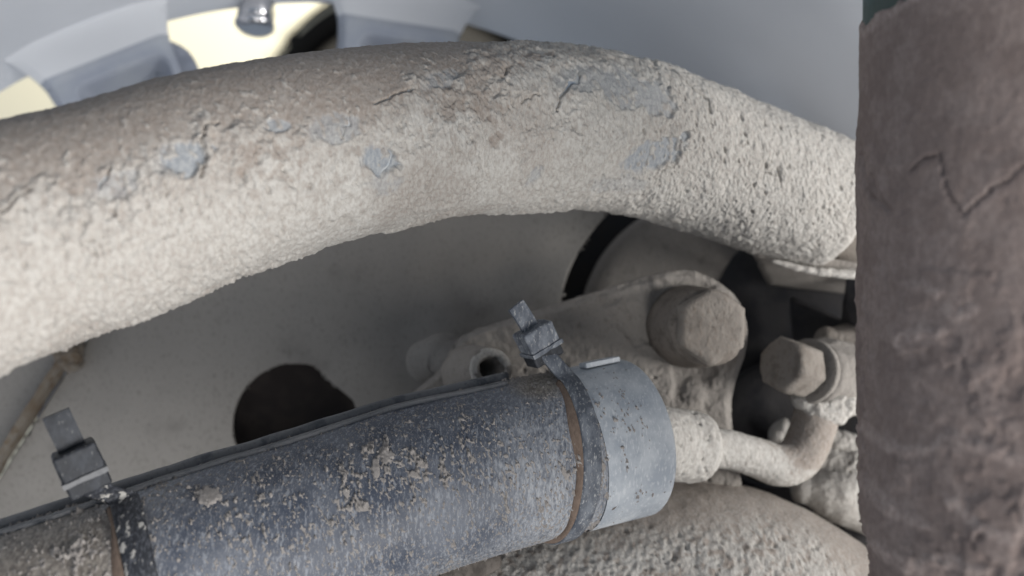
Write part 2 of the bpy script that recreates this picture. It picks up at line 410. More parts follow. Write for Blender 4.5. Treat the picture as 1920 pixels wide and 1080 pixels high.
# a cream car beyond the wheel, glimpsed through its windows
car = thing('parked_car', (-.4, 3.5, -1.2), 'cream car with dark tyre, blurred, glimpsed through the wheel windows', 'car')
cy = 3.45
def car_panel():
    wc = P(772, 255, cy); RA = .622; bm = bmesh.new(); x0, x1, z0, z1 = -2.6, 2.2, -.9, 1.7
    nx, nz = 90, 60; vs = {}
    for i in range(nx+1):
        for j in range(nz+1):
            x = x0+(x1-x0)*i/nx; z = z0+(z1-z0)*j/nz
            dx, dz = x-wc[0], z-wc[2]; r = math.hypot(dx, dz)
            if r < RA+.03 and r > RA-.03: x, z = wc[0]+dx/r*RA, wc[2]+dz/r*RA
            vs[i, j] = (bm.verts.new((x, cy+.12*((z-.3)/1.0)**2+.03*math.exp(-((r-RA)/.12)**2), z)), r)
    for i in range(nx):
        for j in range(nz):
            q = [vs[i, j], vs[i+1, j], vs[i+1, j+1], vs[i, j+1]]
            if min(v[1] for v in q) < RA-.031: continue
            bm.faces.new([v[0] for v in q])
    for v in [v for v in bm.verts if not v.link_faces]: bm.verts.remove(v)
    o = finish('body_panel', bm, CREAM, car)
    s = o.modifiers.new('thick', 'SOLIDIFY'); s.thickness = .02
    lathe('tyre', wc+np.array([0, .10, -.05]), (0, 1, 0), [(0, .28), (-.02, .34), (-.03, .44), (.0, .53), (.05, .575), (.16, .575), (.2, .5), (.2, .28)], RUBBER, car, 64, caps=False)
    lathe('wheel_trim', wc+np.array([0, .13, -.05]), (0, 1, 0), [(.0, .02), (-.03, .10), (.02, .26), (0, .31), (.1, .31)], WHEELBACK, car, 48)
    lathe('wheel_arch_liner', wc, (0, 1, 0), [(.03, .627), (.5, .627), (.5, .02)], RUBBER, car, 64, caps=False)
car_panel()

# ================================================================== brake disc and splash shield
bd = thing('brake_disc', WC-np.array([0, .01, .12]), 'dark brake disc seen through the round hole of the dusty shield', 'brake disc')
lathe('friction_ring', wpt(0, 0, .442), WU, [(-.005, .05), (-.005, .114), (-.004, .116), (.002, .116), (.004, .114), (.004, .05)], DISC_DARK, bd, 128)
lathe('disc_hat', wpt(0, 0, .442), WU, [(.001, .02), (.001, .048), (-.001, .052), (-.0065, .054)], IRON, bd, 64)

def make_shield():
    # a sheet with a round hole, a big cut-out for the knuckle and a slanting outer edge
    nx, nz = 420, 300; d = .39
    X, Z = np.meshgrid(np.linspace(-60, 1420, nx), np.linspace(330, 1180, nz), indexing='ij')
    ex0, ey0, ex1, ey1 = 20, 870, 165, 640                # the outer edge line
    def sd(x, y):
        hole = 118-np.hypot((x-556)/1.0, (y-798)/1.0)
        hole = np.minimum(hole, -((x-612)*.636-(y-706)*.771))
        cut = 306-np.hypot(x-1352, y-622)
        nxv, nyv = (ey1-ey0), -(ex1-ex0); L = math.hypot(nxv, nyv)
        edge = ((x-ex0)*nxv+(y-ey0)*nyv)/L                 # >0 outside (left of line)
        return np.maximum(np.maximum(hole, cut), edge)
    # snap grid points near an edge onto it
    for _ in range(6):
        s = sd(X, Z); e = .05
        gx = (sd(X+e, Z)-s)/e; gy = (sd(X, Z+e)-s)/e
        near = np.abs(s) < 2.6
        X = np.where(near, X-s*gx, X); Z = np.where(near, Z-s*gy, Z)
    s = sd(X, Z)
    flat = np.stack([X.ravel(), Z.ravel(), np.zeros(X.size)], 1)
    D = d+.0016*(fbm(flat/260, 3, 3)-.5).reshape(X.shape)*4
    D += .0045*np.exp(-(((X-930)/190)**2+((Z-505+.12*(X-930))/52)**2)*1.2)          # long pressed hollow
    D -= .0042*ss(1, 0, np.hypot((X-830), (Z-660))/95).reshape(X.shape)*1.0          # round raised boss
    D -= .004*ss(150, 60, np.abs(292-np.hypot(X-1352, Z-622)*1.0))*.5
    Vv = np.stack([D*(X-960)/F, D, D*(540-Z)/F], -1)
    keep = s <= .4
    bm = bmesh.new(); vs = {}
    for i in range(nx-1):
        for j in range(nz-1):
            if keep[i, j] and keep[i+1, j] and keep[i+1, j+1] and keep[i, j+1]:
                q = []
                for k in ((i, j), (i+1, j), (i+1, j+1), (i, j+1)):
                    if k not in vs: vs[k] = bm.verts.new(Vv[k])
                    q.append(vs[k])
                bm.faces.new(q)
    t = thing('splash_shield', P(640, 1180, d), 'dusty grey sheet metal brake shield with one round hole, under the muddy arm', 'shield')
    o = finish('sheet', bm, PLATE_D, t); sm = o.modifiers.new('thick', 'SOLIDIFY'); sm.thickness = .0018
    # turned outer flange with rust on its lip
    a0, a1 = P(-70, 985, .386), P(190, 575, .386)
    dirv = unit(a1-a0); nrm = np.array([-dirv[2], 0, dirv[0]])
    bm = bmesh.new(); box_bm(bm, (a0+a1)/2+nrm*.0012, (dirv, nrm, np.array([0, 1, 0])), (np.linalg.norm(a1-a0)/2, .0016, .004))
    o = finish('rusty_lip', bm, RUSTY, t, .0006); subdivide(o, 20); rough(o, .0009, 220, 5)
    bm = bmesh.new(); box_bm(bm, (a0+a1)/2+nrm*.024+np.array([0, .012, 0]), (dirv, unit(nrm+np.array([0, .35, 0])), unit(np.cross(dirv, nrm+np.array([0, .35, 0])))), (np.linalg.norm(a1-a0)/2, .022, .0012))
    o = finish('flange', bm, PLATE_D, t, .0005); subdivide(o, 10); rough(o, .0005, 120, 8)
    # flake of mud hanging on the lip
    v, n_, s_, ph, *_ = tube([pr(118, 640, .381, .004), pr(128, 662, .381, .006), pr(136, 680, .381, .004)], 24, 40, 0, .004, .004)
    v = v+n_*((fbm(v.reshape(-1, 3)*300, 3, 2)-.5)*.006).reshape(v.shape[:2])[..., None]
    grid('mud_clod', v, RUSTY, t)
make_shield()

# ================================================================== knuckle behind the bracket
kn = thing('steering_knuckle', P(1352, 980, .415), 'dusty cast steering knuckle in the shield cut-out, with a dark hollow beside the bolts', 'knuckle')
o = lathe('round_face', P(1352, 622, .402), (0, 1, 0), [(0, .002), (-.001, .030), (.0, .054), (.002, .0610), (.006, .0630), (.02, .0630)], CAST, kn, 96); rough(o, .0003, 60, 3)
lathe('slot_backing', P(1352, 622, .424), (0, 1, 0), [(0, .002), (0, .100), (.003, .103), (.008, .103)], SLOT_BLACK, kn, 96)  # added disc that closes the gap behind the slot; its black stands for shade
# hollow casting: ledge on top, lip on the left, back wall far behind
def blob_plate(name, pts, d, thick, mat, amp=.0008, freq=150, cuts=5, bev=.0015, dd=None, seed=1):
    ol = [P(x, y, (d if dd is None else dd[i])) for i, (x, y) in enumerate(pts)]
    o = plate(name, ol, thick, mat, kn, bev); 
    subdivide(o, cuts); rough(o, amp, freq, seed)
    return o
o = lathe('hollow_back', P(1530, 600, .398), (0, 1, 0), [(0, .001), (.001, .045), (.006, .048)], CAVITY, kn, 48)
lathe('cavity_shade_disc', P(1462, 800, .388), (0, 1, 0), [(0, .001), (.001, .026), (.006, .028)], CAVITY, kn, 48)  # added dark disc, its colour standing for shade below the banjo bolt
def slab(name, a, b, c, e, thick, mat, cuts=14, amp=.0006, freq=180, bev=.0008, seed=0):
    """a thick four-cornered sheet through four points"""
    n = unit(np.cross(b-a, e-a)); bm = bmesh.new()
    A = [bm.verts.new(V3(p)) for p in (a, b, c, e)]; B = [bm.verts.new(V3(p+n*thick)) for p in (a, b, c, e)]
    bm.faces.new(A); bm.faces.new(B[::-1])
    for i in range(4): bm.faces.new((A[i], B[i], B[(i+1) % 4], A[(i+1) % 4]))
    o = finish(name, bm, mat, kn, 0); subdivide(o, cuts); rough(o, amp, freq, seed); return o
slab('ledge', P(1412, 478, .352), P(1660, 520, .352), P(1660, 560, .392), P(1440, 535, .392), .004, CAST, seed=4)
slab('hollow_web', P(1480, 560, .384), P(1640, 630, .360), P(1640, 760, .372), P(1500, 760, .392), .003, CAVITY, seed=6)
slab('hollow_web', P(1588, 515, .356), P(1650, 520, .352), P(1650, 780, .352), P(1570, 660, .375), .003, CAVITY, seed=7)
# lumpy ball of mud on the knuckle's lug, behind the hoses
def mudlump(name, pts, n, nv, amp, freq, parent, mat=MUD_PLAIN, seed=0, cap=.006, pits=0):
    v, n_, s_, ph, *_ = tube(pts, n, nv, .4, cap, cap)
    p = v.reshape(-1, 3)
    h = (fbm(p*freq, 4, seed)-.5)*2*amp
    if pits:
        wd, wi = worley(p*np.array([1.3, 1, .9])*pits, seed); h -= ss(.42, .1, wd)*amp*1.0*(wi > .45)
    v = v+n_*h.reshape(v.shape[:2])[..., None]
    return grid(name, v, mat, parent)
mudlump('ledge_mud', [pr(1452, 490, .3495, .0008), pr(1500, 503, .3495, .0014), pr(1545, 510, .3495, .0017), pr(1600, 515, .3495, .0018), pr(1660, 517, .3495, .0018)], 120, 30, .0006, 420, kn, seed=14, cap=.001)
mudlump('mud_cake', [pr(1470, 815, .378, .006), pr(1525, 870, .376, .013), pr(1580, 900, .374, .018), pr(1660, 925, .372, .02)], 160, 120, .0016, 190, kn, seed=11, pits=330)
mudlump('mud_cake', [pr(1512, 918, .364, .006), pr(1560, 925, .364, .011), pr(1610, 935, .365, .013), pr(1670, 950, .365, .014)], 120, 90, .0008, 240, kn, seed=15)
mudlump('mud_cake', [pr(1540, 815, .372, .004), pr(1590, 838, .370, .006), pr(1650, 850, .37, .007)], 80, 60, .0014, 260, kn, seed=12)
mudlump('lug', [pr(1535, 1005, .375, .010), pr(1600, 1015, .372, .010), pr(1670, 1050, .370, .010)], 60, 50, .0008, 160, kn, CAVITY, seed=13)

# ================================================================== bracket plate with bolts
br = thing('caliper_bracket', P(1100, 960, .345), 'dusty cast bracket plate with a big round bolt, behind the zip tied sleeve', 'bracket')
ol = [(760, 750), (800, 716), (832, 688), (846, 650), (872, 626), (960, 598), (1100, 553), (1240, 511), (1296, 506), (1345, 526), (1384, 558), (1402, 606), (1400, 658), (1380, 712), (1370, 756), (1374, 812), (1388, 890), (1392, 912), (1330, 975), (1120, 960), (900, 860), (780, 800)]
def bracket_plate():
    # smooth outline, dense sheet whose rim rolls back, dented by the dirt on it
    pts = [np.array(p, float) for p in ol]
    for _ in range(1):
        sm = []
        for i in range(len(pts)):
            p1, p2 = pts[i], pts[(i+1) % len(pts)]; sm += [p1*.78+p2*.22, p1*.22+p2*.78]
        pts = sm
    pg = np.array(pts)
    # rings from the middle to the rim, then over the rim to the back
    seg = np.vstack([pg, pg[:1]]); L = np.concatenate([[0], np.cumsum(np.hypot(*np.diff(seg, axis=0).T))])
    q = np.linspace(0, L[-1], 620, endpoint=False); ox = np.interp(q, L, seg[:, 0]); oy = np.interp(q, L, seg[:, 1])
    c0 = np.array([1150., 745.]); rows = []
    T_ = np.linspace(.02, 1, 150)
    roll = [(1.0+.0, 0)]
    X = c0[0]+(ox-c0[0])[None]*T_[:, None]; Y = c0[1]+(oy-c0[1])[None]*T_[:, None]
    D = .336+(1400-X)*.000012
    p = np.stack([D*(X-960)/F, D, D*(540-Y)/F], -1).reshape(-1, 3)
    h = (fbm(p*170, 4, 3)-.5)*.0014+(fbm(p*500, 3, 4)-.5)*.0007+.0012*ss(.36, .46, fbm(p*60, 3, 9))
    c = np.hypot(X-1302, Y-612).ravel(); h -= .0022*(1-ss(74, 120, c))
    wd, wi = worley(p*260, 3); h -= ss(.35, .1, wd)*(wi > .85)*.0009
    rim = ((1-T_)[:, None]*np.hypot(ox-c0[0], oy-c0[1])[None]).ravel(); h -= .0016*ss(16, 0, rim)**1.5
    D = D-h.reshape(D.shape)
    Vv = np.stack([D*(X-960)/F, D, D*(540-Y)/F], -1)
    last = Vv[-1]; ed = np.stack([last+np.array([0, t, 0]) for t in (.001, .003, .006, .010)])
    pe = ed.reshape(-1, 3); out = np.stack([ox-c0[0], np.zeros(len(ox)), -(oy-c0[1])], 1); out /= np.linalg.norm(out, axis=1)[:, None]
    ed = ed+(out[None]*((fbm(pe*300, 3, 5)-.5)*.0012).reshape(4, -1)[..., None])
    grid('plate', np.vstack([Vv, ed]), CAST, br, caps=True)
bracket_plate()
bc = P(1290, 612, .340); be = P(1337, 613, .313)
bl = np.linalg.norm(be-bc)
ax_ = unit(be-bc)
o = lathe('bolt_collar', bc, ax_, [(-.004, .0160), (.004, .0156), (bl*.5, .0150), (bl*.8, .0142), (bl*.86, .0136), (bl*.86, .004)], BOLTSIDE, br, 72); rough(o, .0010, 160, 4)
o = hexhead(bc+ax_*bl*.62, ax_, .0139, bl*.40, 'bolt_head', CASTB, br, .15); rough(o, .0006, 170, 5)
# hollow pin beside the tie head
hb = P(880, 698, .334); he = P(922, 693, .310); hl = np.linalg.norm(he-hb)
o = lathe('hollow_pin', hb, he-hb, [(-.002, .0105), (hl*.3, .0096), (hl*.7, .0084), (hl*.9, .0077), (hl*.98, .0071), (hl, .0062), (hl*.99, .0050), (hl*.93, .0039), (hl*.75, .0034), (hl*.3, .0032)], CAST, br, 56); rough(o, .0010, 230, 9)
o = lathe('pin_rim', he-unit(he-hb)*.0010, he-hb, [(-.001, .0076), (.0006, .0073), (.0012, .0064), (.0009, .0052), (-.002, .0042)], MUD_PLAIN, br, 56, caps=False); rough(o, .0008, 300, 8)
mudlump('boss', [pr(806, 676, .362, .009), pr(830, 670, .359, .010), pr(846, 676, .356, .009)], 60, 60, .0003, 120, br, PLATE_D, 21, cap=.009)

# ================================================================== muddy curved arm
ARM = [(-190, 522, .190), (0, 458, .205), (200, 398, .220), (400, 328, .236), (640, 272, .260), (820, 246, .280), (1000, 240, .297), (1120, 247, .313), (1240, 273, .328), (1400, 330, .346), (1528, 376, .358)]
RA_ = .0268
arm = thing('suspension_arm', P(700, 480, .27), 'thick curved suspension arm caked in pale flaking mud', 'suspension arm')
av, an, as_, aph, *_ = tube([pr(*p, RA_*.985) for p in ARM], 200, 96, .2, 0, .009, 12, 2.4)
grid('painted_tube', av, PAINT, arm, caps=True)
def arm_crust():
    v, n_, s_, ph, *_ = tube([pr(*p, RA_) for p in ARM], 1060, 340, .5, .001, .011, 16, 2.4)
    sh = v.shape[:2]; p = v.reshape(-1, 3); px, py = pix(p)
    q = p*np.array([1.0, 1.0, 1.0])
    an_ = np.stack([p[:, 0]*1.0+p[:, 2]*.35, p[:, 1], p[:, 2]*.55-p[:, 0]*.1], 1)
    wob = (fbm(p*120, 4, 31)-.5)*150; wob2 = (fbm(p*330, 4, 32)-.5)*60
    # limit between smooth brown film (above) and caked pale mud (below)
    lim = np.interp(px, [-300, 0, 200, 380, 520, 700, 780, 900, 960, 1050, 1150, 1700], [450, 375, 325, 262, 238, 205, 172, 118, 80, 40, 0, -100])
    cake = ss(-16, 26, py-lim+wob*1.1+wob2*1.3)
    far = ss(-70, 120, py-lim+wob*.9+wob2)
    lv = fbm(p*105+fbm(p*260, 3, 5)[:, None]*.9, 4, 41)
    lay = ss(.475, .488, lv)*.00042+ss(.575, .584, lv)*.00038
    g1 = fbm(an_*640, 3, 51)-.5; g2 = fbm(an_*1400, 2, 53)-.5; lump = fbm(p*170, 3, 55)-.5
    wd, wi = worley(an_*760, 3); wd2, wi2 = worley(an_*360, 7)
    right = ss(1050, 1400, px); left = ss(700, 200, px)
    zone = ss(.38, .62, fbm(p*45, 3, 57))
    pits = ss(.22+.2*wi, .08, wd)*(wi > .66)*.0008*(.2+1.0*zone)+ss(.34, .12, wd2)*(wi2 > .80)*.0011
    caked = .00035+lay*(1-.5*right)+g1*(.0009-.0003*right)*(.15+1.0*zone)+(fbm(an_*260, 3, 58)-.5)*.0006*right+g2*(.0007+.0001*left)+lump*.0007-pits*.85
    fleck = ss(.66, .72, fbm(an_*700, 3, 66))*ss(-150, 10, py-lim+wob)
    film = .00022+(fbm(p*330, 3, 61)-.5)*.00025+(fbm(an_*900, 2, 63)-.5)*.00020+fleck*.0005
    h = film*(1-cake)+(caked+.0003)*cake
    tint = (1-far)*.95*(1-.75*fleck)
    tint = np.maximum(tint, .55*ss(.55, .72, fbm(an_*420, 3, 71))*(1-.6*right)*(.45+.55*ss(260, 0, py-lim)))
    tint = np.maximum(tint, .42*ss(.48, .66, fbm(p*38, 4, 77))*(1-.75*right)); tint = np.maximum(tint, .22*left)
    # brown stains of older dirt along the upper middle
    st = np.zeros(len(p))
    for cx, cy, rx, ry in ((900, 130, 75, 60), (905, 200, 70, 40), (840, 190, 60, 45), (500, 285, 80, 50), (1010, 110, 40, 14), (170, 340, 90, 40), (930, 265, 30, 20)):
        st = np.maximum(st, ss(1.1, .4, np.hypot((px-cx)/rx, (py-cy)/ry)+wob2/30+wob/160))
    tint = np.maximum(tint, st*.85); h -= st*.0003*cake
    # blue-grey film where flakes fell off: soft on one side, a scarp on the other
    blue = np.zeros(len(p))
    for cx, cy, rx, ry, a, k in ((340, 297, 58, 38, -.3, .9), (712, 300, 36, 28, .5, .95), (1222, 290, 74, 24, -.42, .9), (1185, 172, 95, 34, .3, .62), (1100, 150, 60, 26, 0, .45), (625, 243, 52, 26, 0, .5), (512, 236, 28, 15, 0, .8), (1000, 325, 28, 12, -.9, .5), (820, 150, 40, 16, -.2, .5), (220, 345, 60, 26, -.4, .4), (720, 340, 30, 26, 0, .4), (1150, 345, 60, 14, 0, .3)):
        ca, sa = math.cos(a), math.sin(a); X = (px-cx)*ca+(py-cy)*sa; Y = -(px-cx)*sa+(py-cy)*ca
        soft = .10+.45*ss(.3, -1, X/rx)
        blue = np.maximum(blue, k*ss(1.0+soft*.5, 1.0-soft, np.hypot(X/rx, Y/ry)+wob/210+wob2/70))
    h = h*(1-.85*np.minimum(blue*1.25, 1))-.00030*blue+blue*np.maximum(g1-.06, 0)*.0035
    blue = blue*(1-.8*ss(.06, .14, g1))
    for pts, wdt, dep in (([(1085, 140), (1062, 165), (1050, 182), (1042, 208)], 4.5, .0020), ([(1215, 122), (1258, 138), (1290, 165), (1322, 188), (1332, 214)], 2.6, .0014), ([(405, 228), (385, 240), (380, 268), (390, 300), (374, 332)], 4.2, .0013), ([(190, 355), (186, 345), (208, 318)], 4, .0010),
                          ([(700, 195), (725, 188), (745, 172), (770, 165)], 3.5, .0012), ([(1278, 258), (1273, 290), (1255, 315), (1240, 322)], 2.5, .0010), ([(735, 283), (728, 310), (712, 330)], 2.5, .0009), ([(870, 100), (915, 110), (945, 130), (940, 150)], 2.5, .0008), ([(975, 192), (1010, 182)], 2.5, .0008), ([(0, 400), (25, 380), (60, 355)], 4, .0010), ([(650, 205), (655, 232), (640, 262)], 2.5, .0008), ([(755, 215), (752, 250)], 2.5, .0007), ([(310, 345), (305, 365)], 3, .0008), ([(1455, 318), (1460, 338)], 4, .0010)):
        dd = polyline_dist(px+wob2*.25, py+wob2*.25, pts); h -= dep*ss(wdt, wdt*.2, dd)
        h += .0003*ss(22, 4, dd)*(1-blue)
    # ragged crumbs along the lower edge
    low = ss(.55, 1.0, np.abs(np.repeat(ph[None], sh[0], 0).reshape(-1))/math.pi*2)
    h += low*(fbm(p*420, 3, 81)-.47)*.0008
    rough_h = h.reshape(sh)
    v2 = v+n_*rough_h[..., None]
    grid('mud_crust', v2, MUD, arm, attrs={'tint': tint.reshape(sh), 'blue': blue.reshape(sh)})
arm_crust()
# dark bushing eye behind the arm's end
lathe('bushing', P(1600, 440, .374), unit(P(1600, 440, .36)-P(1560, 420, .374)), [(-.012, .002), (-.012, .016), (.012, .017), (.014, .015), (.014, .002)], CASTB, arm, 48)

# ================================================================== lower muddy arm
low = thing('lower_arm', P(1200, 1250, .33), 'rounded lower arm with pitted mud, under the grey sleeve', 'suspension arm')
def lower_arm():
    pts = [pr(640, 1330, .31, .044), pr(900, 1215, .322, .044), pr(1150, 1145, .332, .0445), pr(1340, 1130, .338, .0445), pr(1500, 1205, .342, .044), pr(1640, 1345, .346, .044), pr(1720, 1450, .35, .044)]
    v, n_, s_, ph, *_ = tube([r[:3]+[r[3]*.985] for r in pts], 80, 72, .2); grid('painted_tube', v, CASTB, low, caps=True)
    v, n_, s_, ph, *_ = tube(pts, 620, 300, .5)
    sh = v.shape[:2]; p = v.reshape(-1, 3); px, py = pix(p)
    an_ = np.stack([p[:, 0]-p[:, 2]*.5, p[:, 1], p[:, 2]*.6+p[:, 0]*.2], 1)
    edge = np.interp(px, [700, 1000, 1240, 1400, 1500, 1600, 1700], [1090, 980, 935, 915, 935, 1020, 1130])
    band = ss(100, 20, py-edge+(fbm(p*90, 3, 4)-.5)*70)*ss(900, 1250, px)          # shade along the upper side, put into the tint; smoother surface there
    g1 = fbm(an_*620, 3, 5)-.5; g2 = fbm(an_*1200, 2, 6)-.5
    wd, wi = worley(an_*330, 2); wd2, wi2 = worley(an_*760, 5)
    pits = ss(.42, .10, wd)*(wi > .78)*.0013+ss(.4, .12, wd2)*(wi2 > .62)*.0007
    h = .0008+(g1*.0010+g2*.0008+(fbm(p*230, 3, 15)-.5)*.0007-pits*.8)*(1-.88*band)+(fbm(p*120, 3, 8)-.5)*.001
    tint = np.clip(.8*band+.85*ss(.53, .66, fbm(an_*480, 3, 12))*(1-band), 0, 1)
    grid('mud_crust', v+n_*h.reshape(sh)[..., None], MUD, low, attrs={'tint': tint.reshape(sh)})
lower_arm()
mudlump('torn_rubber', [pr(790, 1092, .287, .006), pr(850, 1068, .289, .008), pr(905, 1052, .292, .005)], 60, 50, .0012, 200, low, CASTD, 31)

# ================================================================== protective sleeve with end cap
SLV = [(-150, 1272, .212, .0261), (0, 1200, .222, .0261), (150, 1142, .2320, .0261), (400, 1048, .2480, .0261), (600, 978, .2600, .0261), (800, 910, .2720, .0261), (1000, 858, .2860, .0261), (1110, 834, .2955, .0261), (1245, 806, .3075, .0261)]
sl = thing('hose_sleeve', P(700, 1080, .27), 'dark blue plastic protective sleeve spattered with mud, held by two zip ties', 'sleeve')
sv, sn, ssd, sph, SC, ST, SR = tube([pr(x, y, d, r) for x, y, d, r in SLV], 500, 128, .3)
spx, spy = pix(SC)
def sl_at(x):                                     # nearest section index to a pixel column of the axis
    return int(np.argmin(np.abs(spx-x)))
iC = sl_at(1060)
pq = sv.reshape(-1, 3); qx, qy = pix(pq)
tin = np.maximum(ss(330, 120, qx+(fbm(pq*60, 3, 4)-.5)*200), ss(60, 0, np.abs(qx-1062+(qy-840)*0-40*np.cos((qy-840)/150)+40))*0)*.75
tin = np.maximum(tin, .8*ss(1.0, .3, np.hypot((qx-1010)/75, (qy-720)/40)))
axy = np.interp(qx, spx, spy); rel_ = (qy-axy)/np.interp(qx, spx, F*SR/SC[:, 1])
flm = np.clip(.55*ss(820, 1060, qx+(fbm(pq*45, 4, 6)-.5)*260)+.40*ss(.72, 1.0, rel_+(fbm(pq*70, 3, 7)-.5)*.4)+.45*ss(.48, .68, fbm(pq*30, 4, 8)), 0, 1)*.8
sbody = grid('sleeve_tube', sv[:iC+6], PLASTIC, sl, attrs={'tint': tin.reshape(sv.shape[:2])[:iC+6], 'film': flm.reshape(sv.shape[:2])[:iC+6]})
# end cap: a slightly wider, rounded collar
cp = [pr(*[np.interp(t, np.arange(len(SLV)), [r[k] for r in SLV]) for k in (0, 1, 2)], .0266) for t in np.linspace(6.55, 7.50, 6)]
cv, cn, cs, cph, CC, CT, CR = tube(cp, 90, 128, .3, 0, .0035, 12, 2.6)
grid('end_cap', cv, CAPPLASTIC, sl)
# mud spatter as real relief: only where it stands above the plastic
def spatter():
    pts = [pr(x, y, d, r) for x, y, d, r in SLV]
    v, n_, s_, ph, *_ = tube(pts, 1150, 330, .55)
    v = v[:int(1150*.905)]; n_ = n_[:len(v)]
    sh = v.shape[:2]; p = v.reshape(-1, 3); px, py = pix(p)
    an_ = np.stack([p[:, 0]*1.25+p[:, 2]*.3, p[:, 1], p[:, 2]*.62], 1)
    axis_y = np.interp(px, spx, spy)
    rel = (py-axis_y)/np.interp(px, spx, F*SR/SC[:, 1])        # -1 top edge .. 1 bottom edge
    dens = .5*ss(-1.05, -.45, rel)*ss(.5, -.1, rel)+.14*ss(.1, .7, rel)+.15*ss(700, 1000, px)
    dens = np.maximum(dens, ss(300, 150, px)*.95)
    patch = (fbm(p*75, 3, 3)-.5)
    n1 = fbm(an_*820, 3, 21); n2 = fbm(an_*1500, 2, 23); n3 = fbm(an_*330, 4, 25)
    k = dens*.10+patch*.21-.012
    h = -.0005+.00062*ss(.68-k, .78-k, n1)+.0006*ss(.64-k*.9, .74-k*.9, n2)+.0009*ss(.735-k*.9, .785-k*.9, n3)
    for cx, cy, rx, ry in ((390, 930, 30, 17), (722, 853, 14, 16), (778, 890, 13, 8), (703, 880, 9, 18)):
        h = np.maximum(h, -.0005+.0012*ss(1.1, .75, np.hypot((px-cx)/rx, (py-cy)/ry)+(n1-.5)*1.6))
    h += (n2-.5)*.0003
    grid('mud_spatter', v+n_*h.reshape(sh)[..., None], SPATTER, sl)
spatter()
# overlapping seam lip along the top of the sleeve
def seam(phi, width, lift, i0, i1, name, mat):
    R, C = [], []
    step = 4
    for i in range(i0, i1, step):
        c = SC[i]; t = ST[i]; e1 = unit(-c-np.dot(-c, t)*t); e2 = np.cross(t, e1)
        up = e2 if e2[2] > 0 else -e2
        ph_ = phi+.02*math.sin(i*.05)
        n = e1*math.cos(ph_)+up*math.sin(ph_); tg = np.cross(t, n)
        r = SR[i]
        prof = [(-width, .0001), (-width*.8, lift), (width*.6, lift*1.15), (width, lift*.8), (width, -.001), (-width, -.001)]
        R.append([c+n*(r+h)+tg*a for a, h in prof])
    V = np.array(R); pz = V.reshape(-1, 3)
    V = V+((fbm(pz*90, 2, 3)-.5)*.0008).reshape(V.shape[:2])[..., None]*np.array([0, 0, 1.])
    return grid(name, V, mat, sl, caps=True)
seam(1.50, .0030, .0022, 0, sl_at(985), 'seam_lip', LIPM)
seam(1.18, .0014, .0009, 0, sl_at(965), 'seam_bead', LIPM)
a, b = P(1092, 686, .289), P(1156, 673, .297)
bm = bmesh.new(); t_ = unit(b-a); u_ = unit(np.cross(t_, [0, 1, 0])); box_bm(bm, (a+b)/2, (t_, u_, np.cross(t_, u_)), (np.linalg.norm(b-a)/2, .0009, .002))
finish('seam_tab', bm, CAPPLASTIC, sl, .0004)

# ---- brake hose: grommet in the cap, hose curving up to the hex banjo bolt
bh = thing('brake_hose', P(1450, 900, .335), 'mud coated brake hose curving from the sleeve cap up to a hex banjo bolt', 'hose')
ge = CC[-1]+CT[-1]*.002; gd = CT[-1]
gv, gn, *_ = tube([list(ge-gd*.004)+[.0120], list(P(1262, 834, .318))+[.0128], list(P(1304, 838, .3225))+[.0127]], 90, 120, .3, 0, .006, 16, 2.2)
p = gv.reshape(-1, 3); wd, wi = worley(p*420, 4)
gv = gv+gn*((fbm(p*330, 4, 3)-.5)*.0014-ss(.4, .1, wd)*(wi > .6)*.0009).reshape(gv.shape[:2])[..., None]
grid('grommet', gv, MUD_PLAIN, bh)
def hose():
    v, n_, *_ = tube([pr(1308, 838, .322, .0074), pr(1365, 843, .327, .0072), pr(1418, 858, .333, .0074), pr(1462, 872, .337, .0079), pr(1498, 858, .340, .0083), pr(1520, 815, .343, .0085), pr(1538, 752, .345, .0086)], 260, 100, .4, .002, .002)
    sh = v.shape[:2]; p = v.reshape(-1, 3); px, py = pix(p)
    h = (fbm(p*260, 4, 5)-.5)*.0006+(fbm(p*900, 2, 6)-.5)*.0003
    tint = ss(1470, 1520, px-(py-870)*.9+(fbm(p*260, 3, 7)-.5)*90)*.9
    grid('hose', v+n_*h.reshape(sh)[..., None], MUD, bh, attrs={'tint': tint.reshape(sh), 'blue': np.zeros(sh)})
hose()
ba = unit(P(1470, 682, .322)-P(1590, 715, .352))
b0 = P(1545, 704, .347)
# hex head with chamfered end, washer, banjo collar
o = hexhead(b0+ba*.0165, ba, .0108, .0150, 'banjo_bolt', CASTB, bh, .12); rough(o, .0005, 220, 3)
o = lathe('sealing_washer', b0+ba*.010, ba, [(0, .004), (0, .0122), (.0004, .0125), (.0022, .0125), (.0028, .012), (.0028, .004)], CAST, bh, 48); rough(o, .0003, 300, 4)
o = lathe('banjo_collar', b0-ba*.006, ba, [(-.016, .012), (-.010, .0150), (0, .0152), (.006, .0150), (.0095, .0136), (.0115, .0128), (.0158, .0122)], CAST, bh, 64); rough(o, .0018, 170, 5)
mudlump('mud_clump', [pr(1512, 752, .340, .004), pr(1540, 764, .340, .006), pr(1575, 756, .342, .007), pr(1600, 735, .345, .006)], 110, 90, .0018, 200, bh, seed=17)
mudlump('banjo_shoulder', [pr(1555, 640, .362, .006), pr(1600, 650, .364, .009), pr(1650, 690, .364, .010)], 60, 50, .0009, 200, bh, CASTB, 19)

